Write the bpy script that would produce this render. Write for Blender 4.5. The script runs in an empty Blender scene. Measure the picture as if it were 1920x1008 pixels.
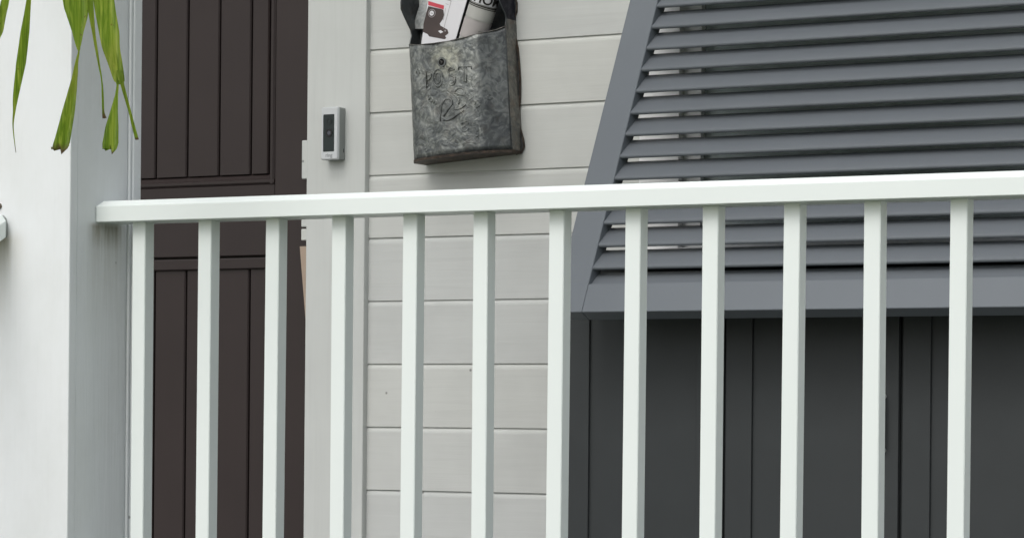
import bpy, bmesh, math, random
from mathutils import Vector, Matrix
random.seed(7)
R = math.radians
SC = bpy.context.scene
COL = SC.collection

# ------------------------------------------------------------------ camera
PHI, ROLL = R(30.6), 0.00888
cam_d = bpy.data.cameras.new('camera')
cam = bpy.data.objects.new('camera', cam_d); COL.objects.link(cam)
cam_d.sensor_width = 36.0
cam_d.lens = 5690.0 / 1920.0 * 36.0
cam_d.shift_y = 0.1473
cam_d.clip_start = 0.05; cam_d.clip_end = 2000
fw = Vector((-math.sin(PHI), math.cos(PHI), 0)); rt = Vector((math.cos(PHI), math.sin(PHI), 0)); up = Vector((0, 0, 1))
r2 = rt*math.cos(ROLL) + up*math.sin(ROLL); u2 = up*math.cos(ROLL) - rt*math.sin(ROLL)
mw = Matrix((r2, u2, -fw)).transposed().to_4x4(); mw.translation = (3.7265, -5.4756, 0.55)
cam.matrix_world = mw
SC.camera = cam

# ------------------------------------------------------------------ world, sun, exposure
SUN_EL, SUN_AZ = R(48), R(184)          # azimuth clockwise from +Y
w = bpy.data.worlds.new('World'); SC.world = w; w.use_nodes = True
nt = w.node_tree; nt.nodes.clear()
wo = nt.nodes.new('ShaderNodeOutputWorld'); bg = nt.nodes.new('ShaderNodeBackground')
sky = nt.nodes.new('ShaderNodeTexSky'); sky.sky_type = 'NISHITA'; sky.sun_disc = False
sky.sun_elevation = SUN_EL; sky.sun_rotation = SUN_AZ
sky.air_density = 1.0; sky.dust_density = 4.0; sky.ozone_density = 1.0
hs = nt.nodes.new('ShaderNodeHueSaturation'); hs.inputs['Saturation'].default_value = 0.33
nt.links.new(sky.outputs[0], hs.inputs['Color']); nt.links.new(hs.outputs[0], bg.inputs['Color'])
bg.inputs['Strength'].default_value = 0.158
nt.links.new(bg.outputs[0], wo.inputs[0])
sl = bpy.data.lights.new('sun', 'SUN'); sl.energy = 0.6; sl.angle = R(35); sl.color = (1.0, 0.99, 0.965)
so = bpy.data.objects.new('sun', sl); COL.objects.link(so)
sd = Vector((math.sin(SUN_AZ)*math.cos(SUN_EL), math.cos(SUN_AZ)*math.cos(SUN_EL), math.sin(SUN_EL)))
so.rotation_euler = sd.to_track_quat('Z', 'Y').to_euler(); so.location = sd*30
SC.view_settings.view_transform = 'Standard'
SC.view_settings.look = 'None'
SC.view_settings.gamma = 1.0
SC.view_settings.use_curve_mapping = False
SC.view_settings.exposure = 0.06

# ------------------------------------------------------------------ materials
class NT:
    def __init__(s, name):
        s.m = bpy.data.materials.new(name); s.m.use_nodes = True
        s.t = s.m.node_tree; s.b = s.t.nodes['Principled BSDF']
    def n(s, typ, **kw):
        x = s.t.nodes.new(typ)
        for k, v in kw.items():
            if k in x.inputs: x.inputs[k].default_value = v
            else: setattr(x, k, v)
        return x
    def l(s, a, b): s.t.links.new(a, b)
    def coords(s, scale=(1, 1, 1), rnd=True):
        tc = s.n('ShaderNodeTexCoord'); mp = s.n('ShaderNodeMapping'); mp.inputs['Scale'].default_value = scale
        if rnd:
            oi = s.n('ShaderNodeObjectInfo'); ml = s.n('ShaderNodeMath', operation='MULTIPLY'); ml.inputs[1].default_value = 37.0
            s.l(oi.outputs['Random'], ml.inputs[0])
            cx = s.n('ShaderNodeCombineXYZ')
            for i in range(3): s.l(ml.outputs[0], cx.inputs[i])
            s.l(cx.outputs[0], mp.inputs['Location'])
        s.l(tc.outputs['Object'], mp.inputs['Vector'])
        return mp.outputs[0]
    def noise(s, vec, scale, detail=4, rough=0.55, dist=0.0):
        x = s.n('ShaderNodeTexNoise'); x.inputs['Scale'].default_value = scale; x.inputs['Detail'].default_value = detail
        x.inputs['Roughness'].default_value = rough; x.inputs['Distortion'].default_value = dist
        s.l(vec, x.inputs['Vector']); return x.outputs['Fac']
    def ramp(s, fac, stops):
        x = s.n('ShaderNodeValToRGB'); e = x.color_ramp.elements
        while len(e) < len(stops): e.new(0.5)
        for el, (p, c) in zip(e, stops):
            el.position = p; el.color = (c if isinstance(c, tuple) else (c, c, c)) + (1,)
        s.l(fac, x.inputs[0]); return x.outputs[0]
    def mix(s, fac, a, b, mode='MIX'):
        x = s.n('ShaderNodeMix', data_type='RGBA', blend_type=mode)
        if hasattr(fac, 'is_linked'): s.l(fac, x.inputs[0])
        else: x.inputs[0].default_value = fac
        for i, v in ((6, a), (7, b)):
            if isinstance(v, tuple): x.inputs[i].default_value = v + (1,)
            else: s.l(v, x.inputs[i])
        return x.outputs[2]
    def bump(s, h, strength, dist=0.002):
        x = s.n('ShaderNodeBump'); x.inputs['Strength'].default_value = strength; x.inputs['Distance'].default_value = dist
        s.l(h, x.inputs['Height'])
        prev = s.b.inputs['Normal'].links
        if prev: s.l(prev[0].from_socket, x.inputs['Normal'])
        s.l(x.outputs[0], s.b.inputs['Normal'])
    def base(s, c):
        if isinstance(c, tuple): s.b.inputs['Base Color'].default_value = c + (1,)
        else: s.l(c, s.b.inputs['Base Color'])
    def set(s, rough=None, metal=None, spec=None):
        if rough is not None: s.b.inputs['Roughness'].default_value = rough
        if metal is not None: s.b.inputs['Metallic'].default_value = metal
        if spec is not None: s.b.inputs['Specular IOR Level'].default_value = spec

def sc(c, k): return tuple(x*k for x in c)

def painted_wood(name, col, axis, rough=0.5, grain=0.35, dirt=0.10, specks=True, spec=0.3):
    """paint over wood: long grain along one axis, blotches, few specks"""
    m = NT(name)
    sca = {'x': (1.6, 40, 40), 'z': (40, 40, 1.6), 'y': (40, 1.6, 40)}[axis]
    v = m.coords(sca)
    g = m.noise(v, 1.6, 6, 0.62, 0.8)
    blo = m.noise(m.coords((1, 1, 1)), 5.0, 3, 0.6)
    gc = m.ramp(g, [(0.30, sc(col, 0.965)), (0.5, col), (0.75, sc(col, 1.02))])
    bc = m.ramp(blo, [(0.3, 1.0-dirt), (0.62, 1.0)])
    c = m.mix(1.0, gc, bc, 'MULTIPLY')
    oi = m.n('ShaderNodeObjectInfo')                 # each board its own slight tone
    c = m.mix(1.0, c, m.ramp(oi.outputs['Random'], [(0.0, (0.95, 0.955, 0.965)), (0.5, (0.985, 0.985, 0.98)), (1.0, (1.0, 0.995, 0.98))]), 'MULTIPLY')
    if specks:
        vo = m.n('ShaderNodeTexVoronoi'); vo.inputs['Scale'].default_value = 16
        m.l(m.coords((1, 1, 1)), vo.inputs['Vector'])
        sp = m.ramp(vo.outputs['Distance'], [(0.030, 0.45), (0.06, 1.0)])
        pick = m.ramp(vo.outputs['Color'], [(0.68, 1.0), (0.72, 0.0)])
        spm = m.mix(pick, sp, (1.0, 1.0, 1.0))
        c = m.mix(1.0, c, spm, 'MULTIPLY')
    m.base(c); m.set(rough, 0, spec)
    m.bump(g, grain, 0.0025)
    return m.m

def plain(name, col, rough=0.5, metal=0.0, var=0.06, bump=0.05, scale=60, spec=0.4):
    m = NT(name)
    nz = m.noise(m.coords((1, 1, 1)), scale*0.15, 4)
    m.base(m.ramp(nz, [(0.25, sc(col, 1-var)), (0.75, sc(col, 1+var))]))
    m.set(rough, metal, spec)
    if bump: m.bump(m.noise(m.coords((1, 1, 1)), scale, 3), bump, 0.001)
    return m.m

def column_mat():
    m = NT('weathered_white_paint')
    col = (0.765, 0.795, 0.81)
    v = m.coords((34, 34, 1.3), rnd=False)
    g = m.noise(v, 1.8, 7, 0.65, 0.5)
    cc = m.ramp(g, [(0.24, sc(col, 0.95)), (0.40, col), (0.8, sc(col, 1.015))])
    blo = m.noise(m.coords((1, 1, 0.5), rnd=False), 7, 5, 0.65)
    c = m.mix(1.0, cc, m.ramp(blo, [(0.28, (0.92, 0.92, 0.905)), (0.58, (1, 1, 1))]), 'MULTIPLY')
    # grime washed down below the rail joint: a stain with its own shape
    tc = m.n('ShaderNodeTexCoord'); sx = m.n('ShaderNodeSeparateXYZ'); m.l(tc.outputs['Object'], sx.inputs[0])
    zz = m.n('ShaderNodeMapRange'); zz.inputs[1].default_value = 0.70; zz.inputs[2].default_value = 0.872
    m.l(sx.outputs[2], zz.inputs[0])
    z2 = m.ramp(zz.outputs[0], [(0.0, 0.0), (0.72, 0.28), (0.95, 1.0), (1.0, 0.0)])
    ym = m.n('ShaderNodeMapRange'); ym.inputs[1].default_value = -1.54; ym.inputs[2].default_value = -1.43
    m.l(sx.outputs[1], ym.inputs[0])
    y2 = m.ramp(ym.outputs[0], [(0.0, 0.0), (0.25, 1.0), (0.75, 0.9), (1.0, 0.0)])
    st = m.mix(1.0, z2, y2, 'MULTIPLY')
    stn = m.ramp(m.noise(m.coords((60, 60, 4), rnd=False), 1.5, 5, 0.7), [(0.30, 0.1), (0.58, 1.0)])
    st = m.mix(1.0, st, stn, 'MULTIPLY')
    c = m.mix(st, c, (0.30, 0.28, 0.22))
    # rust-brown run below the handrail bracket on the front board
    xm = m.n('ShaderNodeMapRange'); xm.inputs[1].default_value = 0.41; xm.inputs[2].default_value = 0.50
    m.l(sx.outputs[0], xm.inputs[0])
    x2 = m.ramp(xm.outputs[0], [(0.0, 0.6), (0.38, 1.0), (0.62, 0.35), (1.0, 0.0)])
    zm = m.n('ShaderNodeMapRange'); zm.inputs[1].default_value = 0.66; zm.inputs[2].default_value = 0.86
    m.l(sx.outputs[2], zm.inputs[0])
    z3 = m.ramp(zm.outputs[0], [(0.0, 0.0), (0.55, 0.3), (0.9, 1.0), (1.0, 0.0)])
    fm = m.n('ShaderNodeMath', operation='LESS_THAN'); fm.inputs[1].default_value = -1.58; m.l(sx.outputs[1], fm.inputs[0])
    s2 = m.mix(1.0, m.mix(1.0, x2, z3, 'MULTIPLY'), fm.outputs[0], 'MULTIPLY')
    s2 = m.mix(1.0, s2, m.ramp(stn, [(0.0, 0.35), (1.0, 0.8)]), 'MULTIPLY')
    c = m.mix(s2, c, (0.42, 0.38, 0.29))
    vo = m.n('ShaderNodeTexVoronoi'); vo.inputs['Scale'].default_value = 22
    m.l(m.coords((1, 1, 1), rnd=False), vo.inputs['Vector'])
    sp = m.ramp(vo.outputs['Distance'], [(0.035, 0.5), (0.075, 1.0)])
    pick = m.ramp(vo.outputs['Color'], [(0.62, 1.0), (0.66, 0.0)])
    c = m.mix(1.0, c, m.mix(pick, sp, (1.0, 1.0, 1.0)), 'MULTIPLY')
    m.base(c); m.set(0.55, 0, 0.3); m.bump(g, 0.45, 0.003)
    return m.m

def galvanised(name, lo, mid, hi, rust=0.0, relief=0.5, metal=0.55, rough=0.42):
    m = NT(name)
    v = m.coords((1, 1, 1), rnd=False)
    wn = m.n('ShaderNodeTexNoise'); wn.inputs['Scale'].default_value = 42; wn.inputs['Detail'].default_value = 2
    m.l(v, wn.inputs['Vector'])
    ad = m.n('ShaderNodeVectorMath', operation='SCALE'); ad.inputs['Scale'].default_value = 0.030
    m.l(wn.outputs['Color'], ad.inputs[0])
    vv = m.n('ShaderNodeVectorMath', operation='ADD'); m.l(v, vv.inputs[0]); m.l(ad.outputs[0], vv.inputs[1])
    vo = m.n('ShaderNodeTexVoronoi'); vo.inputs['Scale'].default_value = 62; m.l(vv.outputs[0], vo.inputs['Vector'])
    sep = m.n('ShaderNodeSeparateColor'); m.l(vo.outputs['Color'], sep.inputs[0])
    big = m.noise(v, 9, 3, 0.55)
    swirl = m.noise(v, 46, 2, 0.45, 2.2)
    f = m.n('ShaderNodeMath', operation='MULTIPLY_ADD'); f.inputs[1].default_value = 0.22
    m.l(sep.outputs[0], f.inputs[0]); m.l(swirl, f.inputs[2])
    f2 = m.n('ShaderNodeMath', operation='MULTIPLY_ADD'); f2.inputs[1].default_value = 0.9
    m.l(big, f2.inputs[0]); m.l(f.outputs[0], f2.inputs[2])
    mr = m.n('ShaderNodeMapRange'); mr.inputs[1].default_value = 0.70; mr.inputs[2].default_value = 1.42
    m.l(f2.outputs[0], mr.inputs[0])
    c = m.ramp(mr.outputs[0], [(0.05, lo), (0.45, mid), (0.9, hi)])
    if rust:
        rn = m.ramp(m.noise(v, 38, 5, 0.7), [(0.52, 0.0), (0.7, rust)])
        c = m.mix(rn, c, (0.13, 0.075, 0.04))
    m.base(c); m.set(rough, metal, 0.12 if 'navy' in name else 0.4)
    if relief:
        hgt = m.noise(v, 50, 2, 0.45, 2.4)
        if name == 'galvanised_front':               # only the flat of the front sheet is hammered
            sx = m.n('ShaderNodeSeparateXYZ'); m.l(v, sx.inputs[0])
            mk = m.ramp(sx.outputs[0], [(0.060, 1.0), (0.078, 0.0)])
            hgt = m.mix(1.0, hgt, mk, 'MULTIPLY')
        m.bump(hgt, relief, 0.004)
    if name == 'galvanised_front':                   # rubbed bright and yellowed round the keyhole
        ds = m.n('ShaderNodeVectorMath', operation='DISTANCE'); ds.inputs[1].default_value = (-0.008, -0.088, 0.084); m.l(v, ds.inputs[0])
        pt = m.mix(1.0, m.ramp(ds.outputs['Value'], [(0.012, 0.75), (0.046, 0.0)]), m.ramp(swirl, [(0.35, 0.35), (0.6, 1.0)]), 'MULTIPLY')
        c = m.mix(pt, c, (0.50, 0.50, 0.40))
    if name == 'galvanised_front':                   # shade on the right-hand bend, painted into the sheet colour
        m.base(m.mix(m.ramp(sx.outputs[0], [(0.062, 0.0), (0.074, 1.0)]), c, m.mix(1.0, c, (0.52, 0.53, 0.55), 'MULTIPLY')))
    return m.m

def leaf_mat(tips=True):
    m = NT('palm_leaf_green')
    v = m.coords((1, 1, 1))
    g = m.noise(m.coords((230, 230, 3)), 1.0, 3)
    c = m.ramp(g, [(0.3, (0.13, 0.225, 0.014)), (0.50, (0.24, 0.37, 0.03)), (0.70, (0.46, 0.54, 0.11))])
    y = m.ramp(m.noise(v, 8, 3), [(0.48, 0.0), (0.72, 0.6)])
    c = m.mix(y, c, (0.36, 0.38, 0.07))
    sp = m.ramp(m.noise(v, 90, 2), [(0.70, 0.0), (0.76, 0.8)])
    c = m.mix(sp, c, (0.20, 0.12, 0.03))
    tc = m.n('ShaderNodeTexCoord'); sx = m.n('ShaderNodeSeparateXYZ'); m.l(tc.outputs['Generated'], sx.inputs[0])
    ed = m.n('ShaderNodeMath', operation='MULTIPLY_ADD'); ed.inputs[1].default_value = 0.06; ed.inputs[2].default_value = -0.03
    m.l(m.noise(v, 160, 3), ed.inputs[0])
    sm_ = m.n('ShaderNodeMath', operation='ADD'); m.l(sx.outputs[2], sm_.inputs[0]); m.l(ed.outputs[0], sm_.inputs[1])
    tip = m.ramp(sm_.outputs[0], [(0.012, 1.0), (0.045, 0.0)])
    if tips: c = m.mix(tip, c, (0.15, 0.10, 0.055))
    m.base(c); m.set(0.42, 0, 0.4)
    m.bump(g, 0.5, 0.0015)
    tr = m.n('ShaderNodeBsdfTranslucent'); m.l(m.mix(1.0, c, (1.3, 1.3, 0.65), 'MULTIPLY'), tr.inputs[0])
    ms = m.n('ShaderNodeMixShader'); ms.inputs[0].default_value = 0.5
    out = [n for n in m.t.nodes if n.type == 'OUTPUT_MATERIAL'][0]
    m.l(m.b.outputs[0], ms.inputs[1]); m.l(tr.outputs[0], ms.inputs[2]); m.l(ms.outputs[0], out.inputs[0])
    return m.m

M = {}
M['siding'] = painted_wood('pale_grey_siding_paint', (0.635, 0.65, 0.625), 'x', 0.55, 0.22, 0.08)
M['casing'] = painted_wood('pale_grey_trim_paint', (0.635, 0.655, 0.63), 'z', 0.5, 0.12, 0.05)
M['back'] = plain('wall_sheathing', (0.28, 0.27, 0.25), 0.8)  # even grey-brown sheathing, also the base under the floorboards
M['door'] = painted_wood('dark_brown_door_paint', (0.036, 0.0265, 0.0255), 'z', 0.45, 0.06, 0.10, False, 0.35)
M['rail'] = plain('white_powder_coat', (0.77, 0.825, 0.812), 0.38, 0, 0.012, 0.02, 40, 0.4)
M['column'] = column_mat()
M['shutter'] = plain('grey_shutter_paint', (0.152, 0.171, 0.190), 0.5, 0, 0.03, 0.03, 50, 0.35)
M['slat'] = plain('grey_slat_paint', (0.147, 0.164, 0.181), 0.5, 0, 0.03, 0.03, 50, 0.35)
M['white'] = plain('white_trim_paint', (0.84, 0.85, 0.85), 0.5, 0, 0.02, 0.03, 50)
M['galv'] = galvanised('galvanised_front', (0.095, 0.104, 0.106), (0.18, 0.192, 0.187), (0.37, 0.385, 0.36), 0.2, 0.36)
M['galvmark'] = galvanised('galvanised_pressed_line', (0.09, 0.098, 0.097), (0.16, 0.17, 0.163), (0.33, 0.34, 0.31), 0.2, 0.2)
M['galvside'] = galvanised('galvanised_side', (0.085, 0.088, 0.085), (0.14, 0.14, 0.13), (0.22, 0.21, 0.19), 0.5, 0.3)
M['galvlight'] = galvanised('galvanised_bright', (0.25, 0.275, 0.28), (0.45, 0.48, 0.48), (0.62, 0.64, 0.63), 0.1, 0.3)
M['darkmetal'] = galvanised('blackened_metal', (0.045, 0.052, 0.055), (0.07, 0.078, 0.082), (0.10, 0.108, 0.11), 0.3, 0.15, 0.3, 0.5)
M['navymetal'] = galvanised('dark_navy_patina', (0.010, 0.011, 0.016), (0.018, 0.018, 0.025), (0.04, 0.04, 0.048), 0.1, 0.3, 0.0, 0.6)
M['rusty'] = galvanised('rusted_seam', (0.022, 0.017, 0.014), (0.05, 0.038, 0.03), (0.11, 0.085, 0.065), 0.6, 0.4, 0.3, 0.6)
M['hole'] = plain('hole_black', (0.01, 0.01, 0.01), 0.9)
M['paper'] = plain('white_coated_paper', (0.70, 0.70, 0.72), 0.4, 0, 0.02, 0.02, 30)
M['news'] = plain('newsprint_grey', (0.50, 0.50, 0.47), 0.75, 0, 0.10, 0.1, 90)
M['newsdark'] = plain('newsprint_photo_grey', (0.30, 0.30, 0.28), 0.75, 0, 0.25, 0.1, 120)
M['newspink'] = plain('newsprint_pinkish', (0.47, 0.44, 0.43), 0.75, 0, 0.10, 0.1, 90)
M['ink'] = plain('black_ink', (0.025, 0.022, 0.02), 0.7)
M['brownink'] = plain('brown_ink', (0.055, 0.038, 0.034), 0.5, 0, 0.25, 0.02, 90)
M['redink'] = plain('red_ink', (0.55, 0.055, 0.08), 0.5)
M['greyink'] = plain('grey_ink', (0.27, 0.25, 0.25), 0.5)
M['blackcover'] = plain('black_cover', (0.012, 0.017, 0.016), 0.35)
M['silver'] = plain('satin_silver', (0.62, 0.645, 0.655), 0.35, 0.15, 0.02, 0.02, 80)
M['silverdark'] = plain('satin_grey_side', (0.30, 0.32, 0.31), 0.5, 0.2, 0.04, 0.03, 80)
M['gloss'] = plain('gloss_black_face', (0.014, 0.024, 0.024), 0.12, 0, 0.1, 0, 30, 0.35)
M['glossring'] = plain('black_ring', (0.004, 0.004, 0.005), 0.3, 0, 0, 0, 30, 0.5)
M['lens'] = plain('lens_violet_grey', (0.07, 0.075, 0.095), 0.15, 0, 0, 0, 30, 0.5)
M['logo'] = plain('grey_logo_print', (0.33, 0.35, 0.36), 0.5, 0, 0, 0)
M['wood'] = painted_wood('bare_tan_wood', (0.42, 0.33, 0.26), 'z', 0.6, 0.2, 0.1, False)
M['leaf'] = leaf_mat(); M['leafbase'] = leaf_mat(False)
M['leafedge'] = plain('dry_leaf_tip', (0.13, 0.085, 0.04), 0.7)
M['trunk'] = plain('palm_trunk', (0.22, 0.18, 0.13), 0.85, 0, 0.3, 0.8, 25)
M['rachis'] = plain('palm_stem_green', (0.14, 0.20, 0.05), 0.5)
M['box'] = plain('charcoal_resin', (0.040, 0.045, 0.047), 0.5, 0, 0.06, 0.1, 90)
M['floor'] = painted_wood('grey_porch_boards', (0.15, 0.155, 0.155), 'y', 0.6, 0.3, 0.1)
M['ceil'] = painted_wood('white_porch_ceiling', (0.74, 0.755, 0.74), 'x', 0.6, 0.2, 0.05)
M['roof'] = plain('grey_roof_metal', (0.42, 0.43, 0.44), 0.45, 0.3)
M['blind'] = plain('white_blind', (0.86, 0.86, 0.87), 0.8, 0, 0.02, 0.02)
M['rustcap'] = plain('rusty_screw', (0.17, 0.14, 0.11), 0.7, 0.2)
def ground_mat():
    m = NT('lawn_ground')
    v = m.coords((1, 1, 1), rnd=False)
    a = m.noise(v, 0.6, 5); b = m.noise(v, 9, 5)
    c = m.ramp(a, [(0.3, (0.085, 0.11, 0.04)), (0.6, (0.13, 0.15, 0.065)), (0.8, (0.20, 0.19, 0.12))])
    m.base(m.mix(1.0, c, m.ramp(b, [(0.3, 0.7), (0.7, 1.1)]), 'MULTIPLY')); m.set(0.9); m.bump(b, 0.6, 0.03)
    return m.m
M['ground'] = ground_mat()
M['path'] = plain('pale_concrete_path', (0.42, 0.41, 0.38), 0.8, 0, 0.1, 0.3, 30)
def glass_mat():
    m = NT('window_glass'); m.base((0.9, 0.95, 0.95)); m.set(0.03)
    m.b.inputs['Transmission Weight'].default_value = 1.0; m.b.inputs['IOR'].default_value = 1.1
    return m.m
M['glass'] = glass_mat()
M['room'] = plain('dark_room', (0.03, 0.03, 0.03), 0.9)

# ------------------------------------------------------------------ helpers
WM = {}
def empty(name, label=None, cat=None, mat=None, group=None, kind=None):
    o = bpy.data.objects.new(name, None); COL.objects.link(o)
    o.empty_display_size = 0.05
    mat = mat or Matrix.Identity(4)
    o.matrix_world = mat; WM[o.name] = mat
    tag(o, label, cat, group, kind)
    return o
def tag(o, label=None, cat=None, group=None, kind=None):
    if label: o['label'] = label
    if cat: o['category'] = cat
    if group: o['group'] = group
    if kind: o['kind'] = kind
    return o
def link(name, bm_or_mesh, mat, parent=None, smooth=False, world=False):
    if isinstance(bm_or_mesh, bmesh.types.BMesh):
        me = bpy.data.meshes.new(name)
        bmesh.ops.recalc_face_normals(bm_or_mesh, faces=bm_or_mesh.faces)
        bm_or_mesh.to_mesh(me); bm_or_mesh.free()
    else: me = bm_or_mesh
    me.materials.clear(); me.materials.append(M[mat])
    if smooth:
        for p in me.polygons: p.use_smooth = True
        if hasattr(me, 'set_sharp_from_angle') and smooth != 'all': me.set_sharp_from_angle(angle=R(35))
    o = bpy.data.objects.new(name, me); COL.objects.link(o)
    WM[o.name] = Matrix.Identity(4)
    if parent:
        o.parent = parent
        if world: o.matrix_parent_inverse = WM[parent.name].inverted()
        WM[o.name] = Matrix.Identity(4) if world else WM[parent.name]
    return o
def B(): return bmesh.new()
def box(bm, a, b, bev=0.0, seg=1):
    (x0, y0, z0), (x1, y1, z1) = a, b
    x0, x1 = min(x0, x1), max(x0, x1); y0, y1 = min(y0, y1), max(y0, y1); z0, z1 = min(z0, z1), max(z0, z1)
    v = [bm.verts.new(p) for p in ((x0,y0,z0),(x1,y0,z0),(x1,y1,z0),(x0,y1,z0),(x0,y0,z1),(x1,y0,z1),(x1,y1,z1),(x0,y1,z1))]
    fs = [bm.faces.new([v[i] for i in q]) for q in ((0,3,2,1),(4,5,6,7),(0,1,5,4),(1,2,6,5),(2,3,7,6),(3,0,4,7))]
    if bev:
        es = list({e for f in fs for e in f.edges})
        bmesh.ops.bevel(bm, geom=es, offset=bev, segments=seg, profile=0.5, affect='EDGES')
    return bm
def prism(bm, poly, axis, a, b):
    """extrude a 2-D outline between a and b along an axis. x: (y,z)  y: (x,z)  z: (x,y)"""
    f = {'x': lambda t, p: (t, p[0], p[1]), 'y': lambda t, p: (p[0], t, p[1]), 'z': lambda t, p: (p[0], p[1], t)}[axis]
    A = [bm.verts.new(f(a, p)) for p in poly]; C = [bm.verts.new(f(b, p)) for p in poly]
    bm.faces.new(A); bm.faces.new(C[::-1])
    n = len(poly)
    for i in range(n): bm.faces.new((A[i], A[(i+1) % n], C[(i+1) % n], C[i]))
    return bm
def tube(bm, pts, rad, seg=8, cap=True, squash=None):
    pts = [Vector(p) for p in pts]; rings = []
    for i, p in enumerate(pts):
        t = (pts[min(i+1, len(pts)-1)] - pts[max(i-1, 0)]).normalized()
        ref = Vector((0, 1, 0)) if abs(t.y) < 0.9 else Vector((1, 0, 0))
        a = t.cross(ref).normalized(); b = t.cross(a).normalized()
        r = rad[i] if isinstance(rad, (list, tuple)) else rad
        k = squash or 1.0
        rings.append([bm.verts.new(p + a*math.cos(2*math.pi*j/seg)*r + b*math.sin(2*math.pi*j/seg)*r*k) for j in range(seg)])
    for A, C in zip(rings, rings[1:]):
        for j in range(seg): bm.faces.new((A[j], A[(j+1) % seg], C[(j+1) % seg], C[j]))
    if cap: bm.faces.new(rings[0][::-1]); bm.faces.new(rings[-1])
    return bm
def disc(bm, c, r, h, seg=24, axis='y', inner=0.0):
    """a disc or ring facing -y, thickness h"""
    c = Vector(c)
    def ring(rr, y): return [bm.verts.new((c.x + rr*math.cos(2*math.pi*i/seg), y, c.z + rr*math.sin(2*math.pi*i/seg))) for i in range(seg)]
    o0, o1 = ring(r, c.y), ring(r, c.y - h)
    for i in range(seg): bm.faces.new((o0[i], o0[(i+1) % seg], o1[(i+1) % seg], o1[i]))
    if inner:
        i0, i1 = ring(inner, c.y), ring(inner, c.y - h)
        for i in range(seg):
            j = (i+1) % seg
            bm.faces.new((i0[j], i0[i], i1[i], i1[j])); bm.faces.new((o1[i], o1[j], i1[j], i1[i])); bm.faces.new((o0[j], o0[i], i0[i], i0[j]))
    else:
        bm.faces.new(o1[::-1]); bm.faces.new(o0)
    return bm
def interp(x, tab):
    if x <= tab[0][0]: return tab[0][1]
    for (a, va), (b, vb) in zip(tab, tab[1:]):
        if x <= b: return va + (vb-va)*(x-a)/(b-a)
    return tab[-1][1]
def text_bm(s, size, ext=0.0, off=0.0, res=3):
    c = bpy.data.curves.new('lettering', 'FONT'); c.body = s; c.size = size; c.extrude = ext; c.offset = off
    c.align_x = 'CENTER'; c.resolution_u = res
    o = bpy.data.objects.new('lettering', c); COL.objects.link(o)
    dg = bpy.context.evaluated_depsgraph_get()
    me = bpy.data.meshes.new_from_object(o.evaluated_get(dg))
    bm = B(); bm.from_mesh(me)
    bpy.data.objects.remove(o); bpy.data.curves.remove(c); bpy.data.meshes.remove(me)
    return bm

# ------------------------------------------------------------------ the setting
GZ = -0.95
bm = B(); s = 300
vs = [bm.verts.new((x, y, GZ)) for x, y in ((-s,-s),(s,-s),(s,s),(-s,s))]; bm.faces.new(vs)
tag(link('ground', bm, 'ground'), kind='structure')
bm = B(); box(bm, (-1.2, -40, GZ+0.004), (0.3, -2.9, GZ+0.03))
tag(link('path', bm, 'path'), kind='structure')
bm = B()
for i in range(5):
    z1 = -0.17*(i+1) + 0.0
    box(bm, (-1.1, -1.72-0.28*i-0.30, GZ), (0.34, -1.72-0.28*i-0.003, z1))
tag(link('porch_steps', bm, 'path'), kind='structure')
pf = tag(link('porch_floor', box(B(), (-3.2, -1.68, GZ+0.01), (4.6, 0.2, -0.028)), 'back'), kind='structure')
x = -3.2
fb = None
while x < 4.6:
    if fb is None:
        me = link('floorboard', box(B(), (0, -1.72, -0.027), (0.128, -0.001, 0.0), 0.002), 'floor', pf, world=True); fb = me
        me.location = (x, 0, 0)
    else:
        o = fb.copy(); COL.objects.link(o); o.parent = pf; o.location = (x, 0, 0)
    x += 0.131

# ------------------------------------------------------------------ the house front
house = empty('house', 'pale grey board-sided house front with a dark brown plank door behind the white railing', 'house')
DL, DR, DT = -0.87, -0.028, 2.06        # door opening
bm = B()
box(bm, (-3.2, 0.020, 0), (DL-0.05, 0.14, 2.9)); box(bm, (DR+0.055, 0.020, 0), (0.80, 0.14, 2.9))
box(bm, (1.80, 0.020, 0), (4.6, 0.14, 2.9)); box(bm, (0.80, 0.020, 0), (1.80, 0.14, 0.72)); box(bm, (0.80, 0.020, 1.62), (1.80, 0.14, 2.9))
box(bm, (DL-0.05, 0.020, DT+0.03), (DR+0.055, 0.14, 2.9))
wall = link('siding_wall', bm, 'back', house, world=True)
bm = B(); box(bm, (-3.2, 0.30, 0), (4.6, 0.34, 2.9))
link('room_backing', bm, 'room', house, world=True)
# shiplap planks, one object each, sharing one mesh
PITCH, Z0 = 0.1353, 0.8035
prof = [(0.0, 0.0025), (0.0, 0.1225), (0.0012, 0.1262), (0.0042, 0.1318), (0.0085, 0.1353), (0.0085, 0.1420), (0.0195, 0.1420), (0.0195, 0.0), (0.0085, 0.0), (0.0062, 0.0022)]
prof = [(0.0, 0.0007), (0.0, 0.1235), (0.0007, 0.1275), (0.0024, 0.1315), (0.0040, 0.1338), (0.0046, 0.1340), (0.0046, 0.1352), (0.0195, 0.1352), (0.0195, 0.0), (0.0007, 0.0)]
def plank_mesh(x0, x1): return prism(B(), prof, 'x', x0, x1)
pm = None
for k in range(-6, 16):
    z = Z0 + PITCH*k
    if z < -0.01: continue
    # main run, right of the door casing; the window interrupts the higher ones
    if 0.86 < z + PITCH and z < 1.64: spans = [(0.1248, 0.795), (1.851, 4.6)]
    else: spans = [(0.1248, 4.6)]
    spans.append((-3.2, -1.022))
    for (a, b) in spans:
        o = link('plank', plank_mesh(a, b), 'siding', wall, world=True)
        o.location = (0, random.uniform(-0.0006, 0.0006), z); 
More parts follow.
